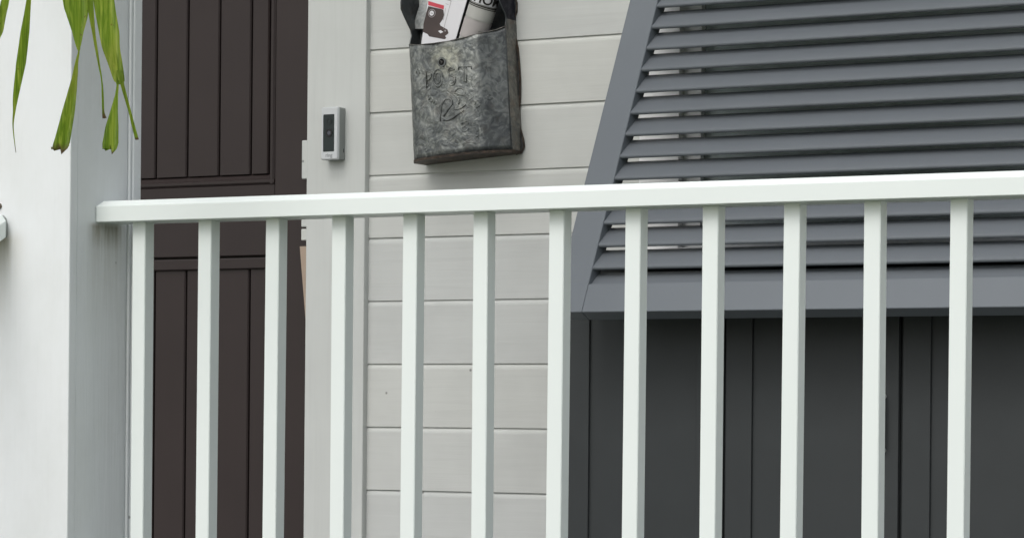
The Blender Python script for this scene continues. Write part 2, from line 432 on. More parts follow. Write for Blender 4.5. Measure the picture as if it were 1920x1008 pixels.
for k in range(10, 16):
    z = Z0 + PITCH*k
    if z > DT + 0.16:
        o = link('plank', plank_mesh(-1.0218, 0.1245), 'siding', wall, world=True); o.location = (0, 0, z)
# door casing
bm = B(); box(bm, (DR, -0.016, 0.0), (0.1246, 0.0195, DT), 0.0022, 2)
link('door_casing', bm, 'casing', house, world=True)
bm = B(); box(bm, (DL-0.15, -0.016, 0.0), (DL, 0.0195, DT), 0.0022, 2)
link('door_casing', bm, 'casing', house, world=True)
bm = B(); box(bm, (DL-0.16, -0.018, DT+0.001), (0.135, 0.0195, DT+0.15), 0.0022, 2)
link('door_casing', bm, 'casing', house, world=True)
# jamb
bm = B(); box(bm, (DR, 0.020, 0), (DR+0.05, 0.14, DT)); box(bm, (DL-0.045, 0.020, 0), (DL, 0.14, DT)); box(bm, (DL-0.045, 0.020, DT+0.0005), (DR+0.05, 0.14, DT+0.029))
link('door_jamb', bm, 'casing', house, world=True)
bm = B(); box(bm, (DL, -0.02, 0.0), (DR, 0.13, 0.02), 0.003)
link('threshold', bm, 'silverdark', house, world=True)

# door: stiles and rails as a frame, panels recessed, tongue planks in each panel
YF = 0.030
PL, PR = DL + 0.005 + (DR-0.005 - -0.169) , -0.169
PL = -0.731
bm = B(); box(bm, (DL+0.002, YF+0.018, 0.022), (DR-0.002, YF+0.040, DT-0.002))
door = link('front_door', bm, 'door', house, world=True)
def dpart(name, a, b, bev=0.0015): return link(name, box(B(), a, b, bev, 1), 'door', door, world=True)
dpart('stile', (DL+0.002, YF, 0.022), (PL-0.0245, YF+0.0175, DT-0.002))
dpart('stile', (PR+0.0245, YF, 0.022), (DR-0.002, YF+0.0175, DT-0.002))
dpart('rail', (PL-0.0242, YF, 0.9098), (PR+0.0242, YF+0.0175, 1.0665))
dpart('rail', (PL-0.0242, YF, 0.022), (PR+0.0242, YF+0.0175, 0.20))
dpart('rail', (PL-0.0242, YF, 1.90), (PR+0.0242, YF+0.0175, DT-0.002))
def panel(z0, z1, gl, lower):
    # moulding: a mitred picture frame, one prism per side
    for side in range(4):
        bmm = B()
        if side in (0, 1):
            xs = (PL-0.024, PL) if side == 0 else (PR, PR+0.024)
            s_ = 1 if side == 0 else -1
            xo = PL-0.024 if side == 0 else PR+0.024
            pr = [(xo, YF+0.0172), (xo, YF+0.001), (xo+s_*0.004, YF-0.003), (xo+s_*0.010, YF-0.003), (xo+s_*0.014, YF+0.004), (xo+s_*0.021, YF+0.012), (xo+s_*0.024, YF+0.0172)]
            prism(bmm, pr, 'z', z0, z1)
        else:
            zo = z0-0.0 if side == 2 else z1
            s_ = 1 if side == 2 else -1
            zo = z0 - 0.0 if side == 2 else z1
            pr = [(YF+0.0172, zo), (YF+0.001, zo), (YF-0.0029, zo+s_*0.004), (YF-0.0029, zo+s_*0.010), (YF+0.004, zo+s_*0.014), (YF+0.012, zo+s_*0.021), (YF+0.0172, zo+s_*0.024)]
            if lower and side == 3: pr = [(YF+0.0172, z1), (YF+0.0015, z1), (YF+0.0010, z1-0.002), (YF+0.0010, z1-0.022), (YF+0.0040, z1-0.0243), (YF+0.0172, z1-0.0243)]
            prism(bmm, pr, 'x', PL-0.0241, PR+0.0241)
        link('moulding', bmm, 'door', door, world=True)
    edges = [PL] + gl + [PR]
    for a, b in zip(edges, edges[1:]):
        e0 = 0.0021 if a != PL else 0.001; e1 = 0.0021 if b != PR else 0.001
        bmm = B()
        zt, zb = z1-0.0245, z0+0.0245
        pr = [(a+e0, YF+0.0176), (a+e0, YF+0.0115), (a+e0+0.0025, YF+0.0085), (b-e1-0.0025, YF+0.0085), (b-e1, YF+0.0115), (b-e1, YF+0.0176)]
        prism(bmm, pr, 'z', zb, zt)
        link('plank', bmm, 'door', door, world=True)
panel(1.067, 1.8995, [-0.6570, -0.5690, -0.4805, -0.392, -0.3038, -0.2168], False)
panel(0.2005, 0.9045, [-0.6570, -0.5690, -0.4805, -0.392, -0.3038, -0.2168], True)
# the bright bits on the lock edge of the doorway
def sp(z0, z1, xl, y=0.012):
    bmm = B(); box(bmm, (xl, y, z0), (DR-0.0005, YF-0.0005, z1), 0.0015)
    return link('strike_plate', bmm, 'casing', house, world=True)
s1 = sp(1.0734, 1.1577, -0.0605); bm = B(); disc(bm, (-0.0565, 0.0118, 1.112), 0.0028, 0.0006, 12); link('screw', bm, 'silverdark', s1, world=True)
sp(0.9685, 0.9892, -0.0605); sp(0.9390, 0.9640, -0.0605)
bm = B(); prism(bm, [(-0.0640, 0.926), (-0.0275, 0.926), (-0.0275, 0.70), (-0.0400, 0.70)], 'y', 0.013, YF-0.001)
link('bare_wood_strip', bm, 'wood', house, world=True)

# eave high on the wall and an open beam carried by the columns
CZ = 2.60
bm = B(); box(bm, (-3.2, -1.60, CZ-0.16), (4.6, -1.41, CZ-0.002), 0.003)
link('porch_beam', bm, 'white', house, world=True)
for i in range(6):
    bm = B(); box(bm, (-2.8+1.4*i, -1.85, CZ), (-2.755+1.4*i, -0.001, CZ+0.14), 0.003)
    link('rafter', bm, 'white', house, world=True)
bm = B(); prism(bm, [(-0.45, 2.95), (0.6, 3.40), (0.6, 3.45), (-0.45, 3.0)], 'x', -3.4, 4.8)
link('roof', bm, 'roof', house, world=True)
bm = B(); box(bm, (-3.2, 0.02, 2.901), (4.6, 0.14, 3.19)); link('gable_board', bm, 'siding', house, world=True)

# window behind the shutter
WX0, WX1, WZ0, WZ1 = 0.796, 1.850, 0.900, 1.635
bm = B()
box(bm, (WX0, -0.020, WZ0), (WX0+0.09, 0.0195, WZ1))
win = link('window', bm, 'white', house, world=True)
bm = B(); box(bm, (WX1-0.09, -0.020, WZ0), (WX1, 0.0195, WZ1)); link('side_casing', bm, 'white', win, world=True)
bm = B(); box(bm, (WX0+0.0905, -0.020, WZ1-0.09), (WX1-0.0905, 0.0195, WZ1), 0.002); link('head_casing', bm, 'white', win, world=True)
bm = B(); box(bm, (WX0-0.0, -0.045, WZ0-0.028), (WX1+0.0, 0.0195, WZ0-0.0005), 0.003); link('sill', bm, 'white', win, world=True)
bm = B(); box(bm, (WX0+0.0905, 0.0, WZ0), (WX0+0.13, 0.03, WZ1-0.09)); box(bm, (WX1-0.13, 0.0, WZ0), (WX1-0.0905, 0.03, WZ1-0.09)); box(bm, (WX0+0.1305, 0.0, WZ0), (WX1-0.1305, 0.03, WZ0+0.012))
link('sash', bm, 'white', win, world=True)
bm = B(); box(bm, (WX0+0.1305, 0.014, WZ0+0.0125), (WX1-0.1305, 0.018, WZ1-0.0905)); link('pane', bm, 'glass', win, world=True)
bm = B(); box(bm, (WX0+0.1305, 0.022, WZ0+0.013), (WX1-0.1305, 0.024, WZ1-0.0905)); link('blind', bm, 'blind', win, world=True)

# ------------------------------------------------------------------ porch columns
CX0, CX1, CY0 = 0.4005, 0.5833, -1.5830
def column(dx, label):
    col = empty('porch_column', label, 'column', Matrix.Translation((dx+0.49, -1.49, 0)), 'square columns at the porch edge')
    zt = CZ-0.162
    def p(name, a, b, bev): 
        o = link(name, box(B(), a, b, bev, 2), 'column', col, world=True)
        o.location = (dx, 0, 0); return o
    p('front_board', (CX0, CY0, 0.001), (CX1, CY0+0.0192, zt), 0.0018)
    p('side_board', (CX1-0.0205, CY0+0.0195, 0.001), (CX1-0.0008, -1.4362, zt), 0.0010)
    p('side_board', (CX0+0.0008, CY0+0.0195, 0.001), (CX0+0.0205, -1.4362, zt), 0.0010)
    p('back_board', (CX0+0.0030, -1.4345, 0.001), (CX1-0.0030, -1.4292, zt), 0.0008)
    p('bead', (CX0-0.0004, -1.4276, 0.001), (CX1+0.0004, -1.4205, zt), 0.0020)
    p('edge_strip', (CX0+0.0, -1.4190, 0.001), (CX1+0.0015, -1.3965, zt), 0.0025)
    p('core', (CX0+0.0208, CY0+0.0195, 0.0005), (CX1-0.0208, -1.397, zt+0.0003), 0)
    return col
column(0, 'weathered white square porch column with palm leaves hanging in front of it')
column(2.42, 'white square porch column at the far end of the railing')

# ------------------------------------------------------------------ porch railing
TH = 0.0297
rm = Matrix.Translation((0.5835, -1.51585, 0)) @ Matrix.Rotation(TH, 4, 'Z')
rail = empty('porch_railing', 'white porch railing with thin square pickets in front of the door and siding', 'railing', rm)
L = 2.236
bm = B(); box(bm, (0, 0, 0.8700), (L, 0.072, 0.9050))
top_e = [e for e in bm.edges if all(v.co.z > 0.9 for v in e.verts)]
bmesh.ops.bevel(bm, geom=top_e, offset=0.0088, segments=1, affect='EDGES')
bmesh.ops.bevel(bm, geom=[e for e in bm.edges], offset=0.0009, segments=1, affect='EDGES')
link('top_rail', bm, 'rail', rail)
bm = B(); box(bm, (0, 0.006, 0.085), (L, 0.066, 0.120), 0.002)
link('bottom_rail', bm, 'rail', rail)
pk = None
x = 0.0573 - 0.0
yp = 0.0288 - 0.0
n = 0
while x < L - 0.03:
    if pk is None:
        bm = B(); box(bm, (0, 0, 0.1203), (0.0255, 0.0255, 0.8697)); 
        bmesh.ops.bevel(bm, geom=[e for e in bm.edges if abs(e.verts[0].co.z-e.verts[1].co.z) > 0.1], offset=0.0009, segments=2, affect='EDGES')
        o = pk = link('picket', bm, 'rail', rail)
    else:
        o = pk.copy(); COL.objects.link(o); o.parent = rail
    o.location = (x, 0.0250, 0)
    o.rotation_euler = (0, random.uniform(-0.002, 0.005), 0)
    x += 0.12934; n += 1

# stair handrail, of which the end at the column is seen
hm = Matrix.Translation((0.4395, -1.583, 0))
hand = empty('stair_handrail', 'end of a white chamfered stair handrail fixed to the front of the weathered column', 'handrail', hm)
sl_ = math.tan(R(28.5))
bm = B()
pr = [(-0.019, -0.0135), (0.019, -0.0135), (0.019, 0.0135), (0.010, 0.0245), (-0.010, 0.0245), (-0.019, 0.0135)]
for yy in (-0.004, -1.55):
    pass
A = [bm.verts.new((px, -0.012, 0.857+pz)) for px, pz in pr]; C_ = [bm.verts.new((px, -1.55, 0.857+pz-sl_*1.538)) for px, pz in pr]
bm.faces.new(A); bm.faces.new(C_[::-1])
for i in range(6): bm.faces.new((A[i], A[(i+1) % 6], C_[(i+1) % 6], C_[i]))
link('rail', bm, 'rail', hand)
bm = B(); prism(bm, [(-0.020, 0.844), (0.0115, 0.844), (0.0130, 0.849), (0.0135, 0.866), (0.010, 0.876), (0.004, 0.881), (-0.018, 0.881)], 'y', -0.0119, -0.0002)
link('mounting_plate', bm, 'silverdark', hand)
bm = B(); tube(bm, [(-0.0045, -0.0002, 0.8960), (-0.0045, -0.004, 0.8960)], [0.0052, 0.004], 10); link('screw', bm, 'rustcap', hand)
bm = B(); box(bm, (-0.045, -1.62, GZ+0.005), (0.045, -1.53, 0.10), 0.004); link('newel_post', bm, 'rail', hand)

# ------------------------------------------------------------------ the shutter
ANG = math.atan(0.4739)
sm = Matrix.Translation((0.8415, -0.020, 1.663)) @ Matrix.Rotation(-ANG, 4, 'X')
sh = empty('hinged_shutter', 'grey louvred top-hinged shutter propped open on the siding, slanting outward', 'shutter', sm)
SW, SH, TK = 1.04, 1.0035, 0.034
bm = B(); box(bm, (0, 0, -SH), (0.0640, TK, 0), 0.0012); link('stile', bm, 'shutter', sh)
bm = B(); box(bm, (SW-0.064, 0, -SH), (SW, TK, 0), 0.0012); link('stile', bm, 'shutter', sh)
bm = B(); box(bm, (0.0642, 0.0003, -SH), (SW-0.0642, TK-0.0003, -SH+0.0605), 0.0012); link('bottom_rail', bm, 'shutter', sh)
bm = B(); box(bm, (0.0642, 0.0003, -0.061), (SW-0.0642, TK-0.0003, 0), 0.0012); link('top_rail', bm, 'shutter', sh)
# slat profile: rounded front lip low, back edge high
AL, SWD, STK = R(62.5), 0.0606, 0.0080
ca, sa = math.cos(AL), math.sin(AL)
pr = []
for i in range(7):                                  # lip
    t = R(90 + 180*i/6); pr.append((0.004*math.cos(t)*1.0, 0.004*math.sin(t)*1.05))
pr = [(a, b) for a, b in pr] + [(SWD-0.006, -0.0032), (SWD-0.004, -0.002), (SWD-0.004, 0.002), (SWD-0.006, 0.0032)]
def rot2(p): return (0.0058 + p[0]*ca - p[1]*sa, p[0]*sa + p[1]*ca)
prr = [rot2(p) for p in pr]
slat = None
for k in range(-1, 18):
    zc = -(0.9062 - 0.0489*k)
    if zc > -0.085 : break
    if slat is None: slat = o = link('slat', prism(B(), prr, 'x', 0.0636, SW-0.0636), 'slat', sh, smooth=True)
    else:
        o = slat.copy(); COL.objects.link(o); o.parent = sh
    o.location = (0, random.uniform(-0.0003, 0.0003), zc)
    o.rotation_euler = (random.uniform(-0.008, 0.008), 0, 0)
# hinge and props that hold it open
bm = B(); tube(bm, [(0.05, 0.026, 0.006), (SW-0.05, 0.026, 0.006)], 0.006, 8); link('hinge', bm, 'shutter', sh)
for xx in (0.10, SW-0.10):
    bm = B()
    inv = sm.inverted()
    a = inv @ Vector((0.8415+xx, -0.40, 0.80)); b = inv @ Vector((0.8415+xx, -0.022, 0.895))
    tube(bm, [a, b], 0.006, 8); 
    link('prop_arm', bm, 'shutter', sh)

# ------------------------------------------------------------------ dark cabinet under the shutter
cb = empty('storage_cabinet', 'dark charcoal storage cabinet against the siding beneath the grey shutter', 'cabinet', Matrix.Translation((1.2, -0.15, 0)))
bm = B(); box(bm, (0.768, -0.275, 0.0), (1.86, -0.050, 0.8495), 0.006, 2); link('body', bm, 'box', cb, world=True)
bm = B(); box(bm, (0.757, -0.295, 0.852), (1.873, -0.047, 0.866), 0.005, 2); link('lid', bm, 'box', cb, world=True)
for a, b in ((0.778, 1.124), (1.132, 1.488), (1.496, 1.850)):
    bm = B(); box(bm, (a, -0.283, 0.06), (b, -0.2755, 0.835), 0.001, 1); d = link('door', bm, 'box', cb, world=True)
    for nm, p, q in (('stile', (a, -0.289, 0.06), (a+0.055, -0.2832, 0.835)), ('stile', (b-0.055, -0.289, 0.06), (b, -0.2832, 0.835)),
                     ('rail', (a+0.0552, -0.289, 0.78), (b-0.0552, -0.2832, 0.835)), ('rail', (a+0.0552, -0.289, 0.06), (b-0.0552, -0.2832, 0.12))):
        link(nm, box(B(), p, q, 0.0014, 2), 'box', d, world=True)
    hx = b - 0.028
    bm = B(); tube(bm, [(hx, -0.289, 0.50), (hx, -0.303, 0.505), (hx, -0.303, 0.595), (hx, -0.289, 0.60)], 0.005, 8); link('handle', bm, 'silverdark', d, world=True)

# ------------------------------------------------------------------ doorbell
db = empty('video_doorbell', 'slim silver video doorbell with black face on the pale casing beside the door', 'doorbell', Matrix.Translation((0.041, -0.0162, 1.166)))
def rrect(x0, x1, z0, z1, r, n=4):
    out = []
    for cx, cz, a0 in ((x1-r, z1-r, 0), (x0+r, z1-r, 90), (x0+r, z0+r, 180), (x1-r, z0+r, 270)):
        for i in range(n+1):
            t = R(a0 + 90*i/n); out.append((cx + r*math.cos(t), cz + r*math.sin(t)))
    return out
X0, X1, Za, Zb = 0.0197, 0.0636, 1.1088, 1.2228
YW = -0.0162; YB = -0.0455        # wall side, face
bm = B(); prism(bm, rrect(X0+0.0003, X1-0.0003, Za+0.0005, Zb-0.0005, 0.003), 'y', YW, YB+0.0072); link('body', bm, 'silverdark', db, smooth=True, world=True)
bm = B(); o1 = rrect(X0, X1, Za, Zb, 0.0035); i1 = rrect(X0+0.0058, X1-0.0090, 1.1262, 1.2068, 0.0018)
def plate_with_hole(bm, outer, inner, y0, y1, bev):
    n = len(outer)
    mid = [(p[0] + (-bev if p[0] > 0.5*(X0+X1) else bev), p[1] + (-bev if p[1] > 0.5*(Za+Zb) else bev)) for p in outer]
    O0 = [bm.verts.new((p[0], y0, p[1])) for p in outer]; O1 = [bm.verts.new((p[0], y1+bev*1.2, p[1])) for p in outer]
    O2 = [bm.verts.new((p[0], y1, p[1])) for p in mid]
    I2 = [bm.verts.new((p[0], y1, p[1])) for p in inner]; I0 = [bm.verts.new((p[0], y0, p[1])) for p in inner]
    for i in range(n):
        j = (i+1) % n
        for A_, B_ in ((O0, O1), (O1, O2), (O2, I2), (I2, I0), (I0, O0)): bm.faces.new((A_[i], A_[j], B_[j], B_[i]))
plate_with_hole(bm, o1, i1, YB+0.0070, YB, 0.0022)
link('face_plate', bm, 'silver', db, smooth=True, world=True)
bm = B(); prism(bm, rrect(X0+0.0059, X1-0.0091, 1.1263, 1.2067, 0.0017), 'y', YB+0.0068, YB+0.0011); gp = link('black_panel', bm, 'gloss', db, world=True)
cx = 0.0412
bm = B(); disc(bm, (cx-0.0007, YB+0.0010, 1.1915), 0.0078, 0.0006, 28); link('camera_lens', bm, 'gloss', gp, smooth=True, world=True)
bm = B(); disc(bm, (cx-0.0007, YB+0.0002, 1.1915), 0.0058, 0.0005, 28, inner=0.0050); link('lens_ring', bm, 'glossring', gp, smooth=True, world=True)
bm = B(); disc(bm, (cx-0.0007, YB+0.0010, 1.1668), 0.0086, 0.0012, 28, inner=0.0048); link('button_ring', bm, 'glossring', gp, smooth=True, world=True)
bm = B(); disc(bm, (cx-0.0007, YB+0.0010, 1.1668), 0.0046, 0.0007, 28); link('button', bm, 'lens', gp, smooth=True, world=True)
bm = text_bm('ring', 0.0115, 0.00012, 0.0003)
bmesh.ops.transform(bm, matrix=Matrix.Translation((cx+0.0, YB-0.0002, 1.1150)) @ Matrix.Rotation(R(90), 4, 'X'), verts=bm.verts)
link('logo_lettering', bm, 'logo', db, world=True)
bm = B(); box(bm, (X1-0.0004, -0.0225, 1.1255), (X1+0.0001, -0.0205, 1.1335)); link('side_slot', bm, 'gloss', db, world=True)
for ch in [o for o in bpy.data.objects if o.parent is db]: ch.location = (0.0093, 0, -0.0018)

# ------------------------------------------------------------------ mailbox (local: x right, z up, -y out of the wall)
TAU = R(3.8)
mm = Matrix.Translation((0.385, -0.0012, 1.22)) @ Matrix.Rotation(-TAU, 4, 'Y')
mb = empty('wall_mailbox', 'tilted galvanised metal wall mailbox embossed POST and a bird, holding papers', 'mailbox', mm)
MC, MH = -0.0032, 0.1187
def fd(u):                                           # how far the belly stands out
    return interp_s(u, [(MC-MH, 0.0445), (-0.112, 0.062), (-0.096, 0.0755), (-0.075, 0.082), (-0.04, 0.0865), (0.0, 0.088), (0.04, 0.0868), (0.060, 0.0835), (0.073, 0.0780), (0.094, 0.0605), (MC+MH, 0.0430)])
def interp_s(x, tab):                                # smooth through the table
    n = len(tab); x = min(max(x, tab[0][0]), tab[-1][0])
    i = max(k for k in range(n-1) if tab[k][0] <= x + 1e-12)
    def sl(k):
        if k in (0, n-1): a, b = (0, 1) if k == 0 else (n-2, n-1)
        else: a, b = k-1, k+1
        return (tab[b][1]-tab[a][1])/(tab[b][0]-tab[a][0])
    h = tab[i+1][0]-tab[i][0]; t = (x-tab[i][0])/h
    return ((2*t**3-3*t*t+1)*tab[i][1] + (t**3-2*t*t+t)*h*sl(i) + (-2*t**3+3*t*t)*tab[i+1][1] + (t**3-t*t)*h*sl(i+1))
rim = [(-0.122, 0.1300), (-0.108, 0.128), (-0.08, 0.122), (-0.04, 0.1195), (0.0, 0.119), (0.04, 0.1225), (0.072, 0.128), (0.10, 0.135), (0.1155, 0.142)]
NU, NV = 60, 24
bm = B(); grid = []
us = [MC - MH*math.cos(math.pi*i/NU) for i in range(NU+1)]
for j in range(NV+1):
    row = []
    for u in us:
        zt = interp(u, rim); z = -0.1160 + (zt+0.1160)*j/NV
        wob = 0.0012*math.sin(9*u/0.1 + 0.6*j)*math.sin(j*0.7)
        row.append(bm.verts.new((u + 0.004*(1 - j/NV)*(1 if u > MC else 0.6)*((u-MC)/MH)*0.6, -fd(u) + wob, z)))
    grid.append(row)
for j in range(NV):
    for i in range(NU): bm.faces.new((grid[j][i], grid[j][i+1], grid[j+1][i+1], grid[j+1][i]))
ff = bm.faces[:] ; bmesh.ops.recalc_face_normals(bm, faces=ff)
bmesh.ops.solidify(bm, geom=ff, thickness=0.0014)
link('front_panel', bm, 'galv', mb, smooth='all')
# rolled wire along the top rim, and the rusted seam round the bottom
bm = B(); tube(bm, [(u, -fd(u), interp(u, rim)) for u in us], 0.0012, 8); link('rim_roll', bm, 'galvside', mb, smooth='all')
bm = B()
bot = [(MC + (u-MC)*1.018, -fd(u)-0.0008) for u in us]
pl_ = [(bot[0][0], 0.0)] + bot + [(bot[-1][0], 0.0)]
prism(bm, [(a, b) for a, b in pl_], 'z', -0.1215, -0.1163)
bmesh.ops.bevel(bm, geom=[e for e in bm.edges if abs(e.verts[0].co.z-e.verts[1].co.z) < 1e-5], offset=0.0018, segments=2, affect='EDGES')
link('bottom_seam', bm, 'rusty', mb, smooth=True)
# side cheeks with their scalloped ears (outline in depth, height)
ear = [(0.0, -0.1158), (0.0448, -0.1158), (0.0448, 0.10), (0.0450, 0.126), (0.040, 0.140), (0.034, 0.152), (0.037, 0.164), (0.046, 0.174), (0.060, 0.190), (0.0715, 0.205), (0.071, 0.218), (0.064, 0.240), (0.052, 0.262), (0.030, 0.275), (0.0, 0.28)]
earR = [(0.0, -0.1158), (0.0448, -0.1158), (0.0448, 0.10), (0.0450, 0.140), (0.043, 0.150), (0.040, 0.158), (0.044, 0.168), (0.052, 0.176), (0.062, 0.188), (0.0705, 0.203), (0.070, 0.218), (0.064, 0.240), (0.052, 0.262), (0.030, 0.275), (0.0, 0.28)]
for side, e in ((-1, ear), (1, earR)):
    bm = B(); xa = MC + side*MH
    prism(bm, [(-d, z) for d, z in e], 'x', xa - 0.0008, xa + 0.0008)
    if side < 0:
        link('side_cheek', bm, 'darkmetal', mb)
        bm = B(); tube(bm, [(xa, -d, z) for d, z in e[3:]], 0.0016, 8); link('cheek_edge', bm, 'darkmetal', mb, smooth='all')
    else:
        bm.free(); bm = B(); prism(bm, [(-d, z) for d, z in e[:6]] + [(0.0, 0.158)], 'x', xa - 0.0008, xa + 0.0008)
        link('side_cheek', bm, 'galvside', mb)
        bm = B(); prism(bm, [(-d, z) for d, z in e[5:]] + [(0.0, 0.1582)], 'x', xa - 0.0008, xa + 0.0008)
        link('ear', bm, 'navymetal', mb)
        bm = B(); tube(bm, [(xa, -d, z) for d, z in e[1:]], 0.0015, 8); link('cheek_edge', bm, 'darkmetal', mb, smooth='all')
# wavy back plate
rgt = [(0.102, -0.1210), (0.116, -0.1175), (0.1220, -0.107), (0.1205, -0.092), (0.1160, -0.073), (0.1125, -0.055), (0.1140, -0.035), (0.1185, 0.0), (0.1205, 0.035), (0.1195, 0.07), (0.1180, 0.1014), (0.1125, 0.128), (0.1095, 0.150), (0.1130, 0.163), (0.1195, 0.176), (0.1210, 0.195), (0.1150, 0.212), (0.104, 0.226), (0.085, 0.250), (0.05, 0.285), (0.0, 0.30)]
lft = [(2*MC - a, b) for a, b in rgt[::-1]][1:]
bm = B(); prism(bm, rgt + lft, 'y', -0.0030, -0.0002)
link('back_plate', bm, 'darkmetal', mb)
bm = B(); tube(bm, [(a, -0.0022, b) for a, b in rgt[:18]], 0.0022, 8); link('plate_edge', bm, 'rusty', mb, smooth='all')
# galvanised liner strip seen left of the catalogue
bm = B(); pl_ = [(-0.1252, 0.1685), (-0.100, 0.1660), (-0.085, 0.230), (-0.078, 0.262), (-0.096, 0.262), (-0.098, 0.228), (-0.1095, 0.2125), (-0.1190, 0.1918), (-0.1242, 0.176)]
prism(bm, pl_, 'y', -0.0205, -0.0190)
link('liner_tab', bm, 'galvlight', mb)
# keyhole boss
bm = B(); disc(bm, (-0.0166, -fd(-0.0166)-0.0004, 0.0776), 0.0105, 0.0022, 24, inner=0.0070); link('keyhole_ring', bm, 'galvmark', mb, smooth=True)
bm = B(); disc(bm, (-0.0166, -fd(-0.0166)-0.0006, 0.0776), 0.0074, 0.0011, 20); link('keyhole', bm, 'hole', mb)
bm = B(); tube(bm, [(-0.0195, -fd(-0.0166)-0.0020, 0.0805), (-0.0150, -fd(-0.0166)-0.0020, 0.0775), (-0.0180, -fd(-0.0166)-0.0020, 0.0745)], 0.0011, 6); link('keyhole_latch', bm, 'galvside', mb)
# embossed lettering: every letter an outline ridge pressed out of the sheet
PRESSED = {}
def emb(name, pts, r, k=0.6, mat='galv', off=0.0008):
    bm = PRESSED.setdefault((name, mat), B()); tube(bm, [(u, -fd(u)-off, z) for u, z in pts], r, 8, True, k)
def arc(cx, cz, rx, rz, a0, a1, n=18): return [(cx + rx*math.cos(R(a0+(a1-a0)*i/n)), cz + rz*math.sin(R(a0+(a1-a0)*i/n))) for i in range(n+1)]
RL = 0.00125
def emb_l(name, pts, r): return emb(name, pts, r, 0.9, 'galvmark', 0.0009)
emb_l('raised_lettering', [(-0.0590, 0.0285), (-0.0590, 0.0630)] + arc(-0.0555, 0.0540, 0.0095, 0.0090, 90, -90) + [(-0.0590, 0.0450)], RL)
emb_l('raised_lettering', arc(-0.0282, 0.0455, 0.0122, 0.0180, 0, 360, 28), RL)
emb_l('raised_lettering', arc(-0.0282, 0.0455, 0.0066, 0.0110, 0, 360, 24), RL*0.9)
sC = arc(0.0052, 0.0550, 0.0078, 0.0085, 20, 270, 16) + arc(0.0052, 0.0360, 0.0080, 0.0100, 90, -160, 16)
emb_l('raised_lettering', sC, RL)
emb_l('raised_lettering', [(MC + (u-MC)*1.0 + 0.0005, 0.0455 + (z-0.0455)*0.72) for u, z in sC[3:-3]], RL*0.7)
emb_l('raised_lettering', [(0.0230, 0.0565), (0.0232, 0.0625), (0.0525, 0.0612), (0.0528, 0.0555)], RL)
emb_l('raised_lettering', [(0.0350, 0.0605), (0.0345, 0.0300), (0.0405, 0.0300), (0.0408, 0.0600)], RL)
# embossed bird in flight
birds = [
 [(0.0107, 0.0120), (0.0150, 0.0160), (0.0202, 0.0187), (0.0270, 0.0182), (0.0335, 0.0135), (0.0378, 0.0089), (0.0339, 0.0031), (0.0265, 0.0040), (0.0195, 0.0063), (0.0140, 0.0090), (0.0107, 0.0120)],
 [(0.0374, 0.0030), (0.0410, -0.0040), (0.0460, -0.0075), (0.0510, -0.0060), (0.0544, -0.0023), (0.0500, 0.0030), (0.0466, 0.0033)],
 [(-0.0281, -0.046), (-0.0268, -0.032), (-0.0237, -0.0168), (-0.0190, -0.0075), (-0.0119, -0.001), (-0.0040, -0.0010), (0.0025, -0.0042), (0.0039, -0.0121), (-0.0015, -0.0185), (-0.0076, -0.0233), (-0.0140, -0.0300), (-0.0193, -0.0361)],
 [(-0.0198, -0.0446), (-0.0125, -0.0455), (-0.0052, -0.0446), (0.0030, -0.0420), (0.0116, -0.0379), (0.0210, -0.0335), (0.0303, -0.0291)],
 [(0.007, -0.0218), (0.0105, -0.0240), (0.0141, -0.025), (0.0200, -0.0245), (0.0251, -0.0231), (0.0310, -0.0200), (0.0355, -0.0165)],
 [(0.0138, 0.0008), (0.0180, -0.0035), (0.0215, -0.0100), (0.0180, -0.0150)],
 [(0.0233, -0.0563), (0.0300, -0.0535), (0.0381, -0.0517), (0.0413, -0.0582)],
 [(0.0560, -0.0200), (0.0600, -0.0130), (0.0680, -0.0150), (0.0660, -0.0230), (0.0590, -0.0270)],
]
for i, p in enumerate(birds):
    emb('embossed_bird', p, 0.0016 if i in (2, 3, 4) else 0.0012, 0.85, 'galvmark', 0.0007)
random.seed(3)
for k in range(16):
    u = random.uniform(-0.085, 0.08); z = random.uniform(-0.105, 0.10)
    if z > 0.02 and abs(u) < 0.06: continue
    a = random.uniform(0, 6.28); l = random.uniform(0.006, 0.014)
    pts = [(u + l*t*math.cos(a + 1.2*t), z + l*t*math.sin(a + 1.2*t)) for t in (-1, -0.5, 0, 0.5, 1)]
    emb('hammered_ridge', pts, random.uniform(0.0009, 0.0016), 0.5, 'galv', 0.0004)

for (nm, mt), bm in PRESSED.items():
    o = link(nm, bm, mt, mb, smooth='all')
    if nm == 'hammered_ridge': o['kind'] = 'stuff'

# ------------------------------------------------------------------ what is in the mailbox
def cd(z): return 0.055 - 0.015*(z-0.125)/0.09      # how far out the catalogue face lies
cat = empty('mail_catalogue', 'white mail catalogue with a dark boot-shaped picture and red block, stuck upright in the mailbox', 'catalogue', mm)
def cpt(u, z, off=0.0): return (u + 0.6*(cd(z)-0.053), -cd(z)-off, z)
q = [(-0.1085, 0.030), (-0.0270, 0.020), (-0.0062+0.0012, 0.1213), (0.0290, 0.2068), (0.0470, 0.250), (-0.058, 0.262), (-0.0665, 0.2194), (-0.0878, 0.1268)]
bm = B()
F = [bm.verts.new(cpt(u, z)) for u, z in q]; K = [bm.verts.new((cpt(u, z)[0]+0.0005, cpt(u, z)[1]+0.0012, z)) for u, z in q]
bm.faces.new(F); bm.faces.new(K[::-1])
for i in range(len(q)): bm.faces.new((F[i], F[(i+1) % 8], K[(i+1) % 8], K[i]))
cat_f = link('front_cover', bm, 'paper', cat)
bm = B()
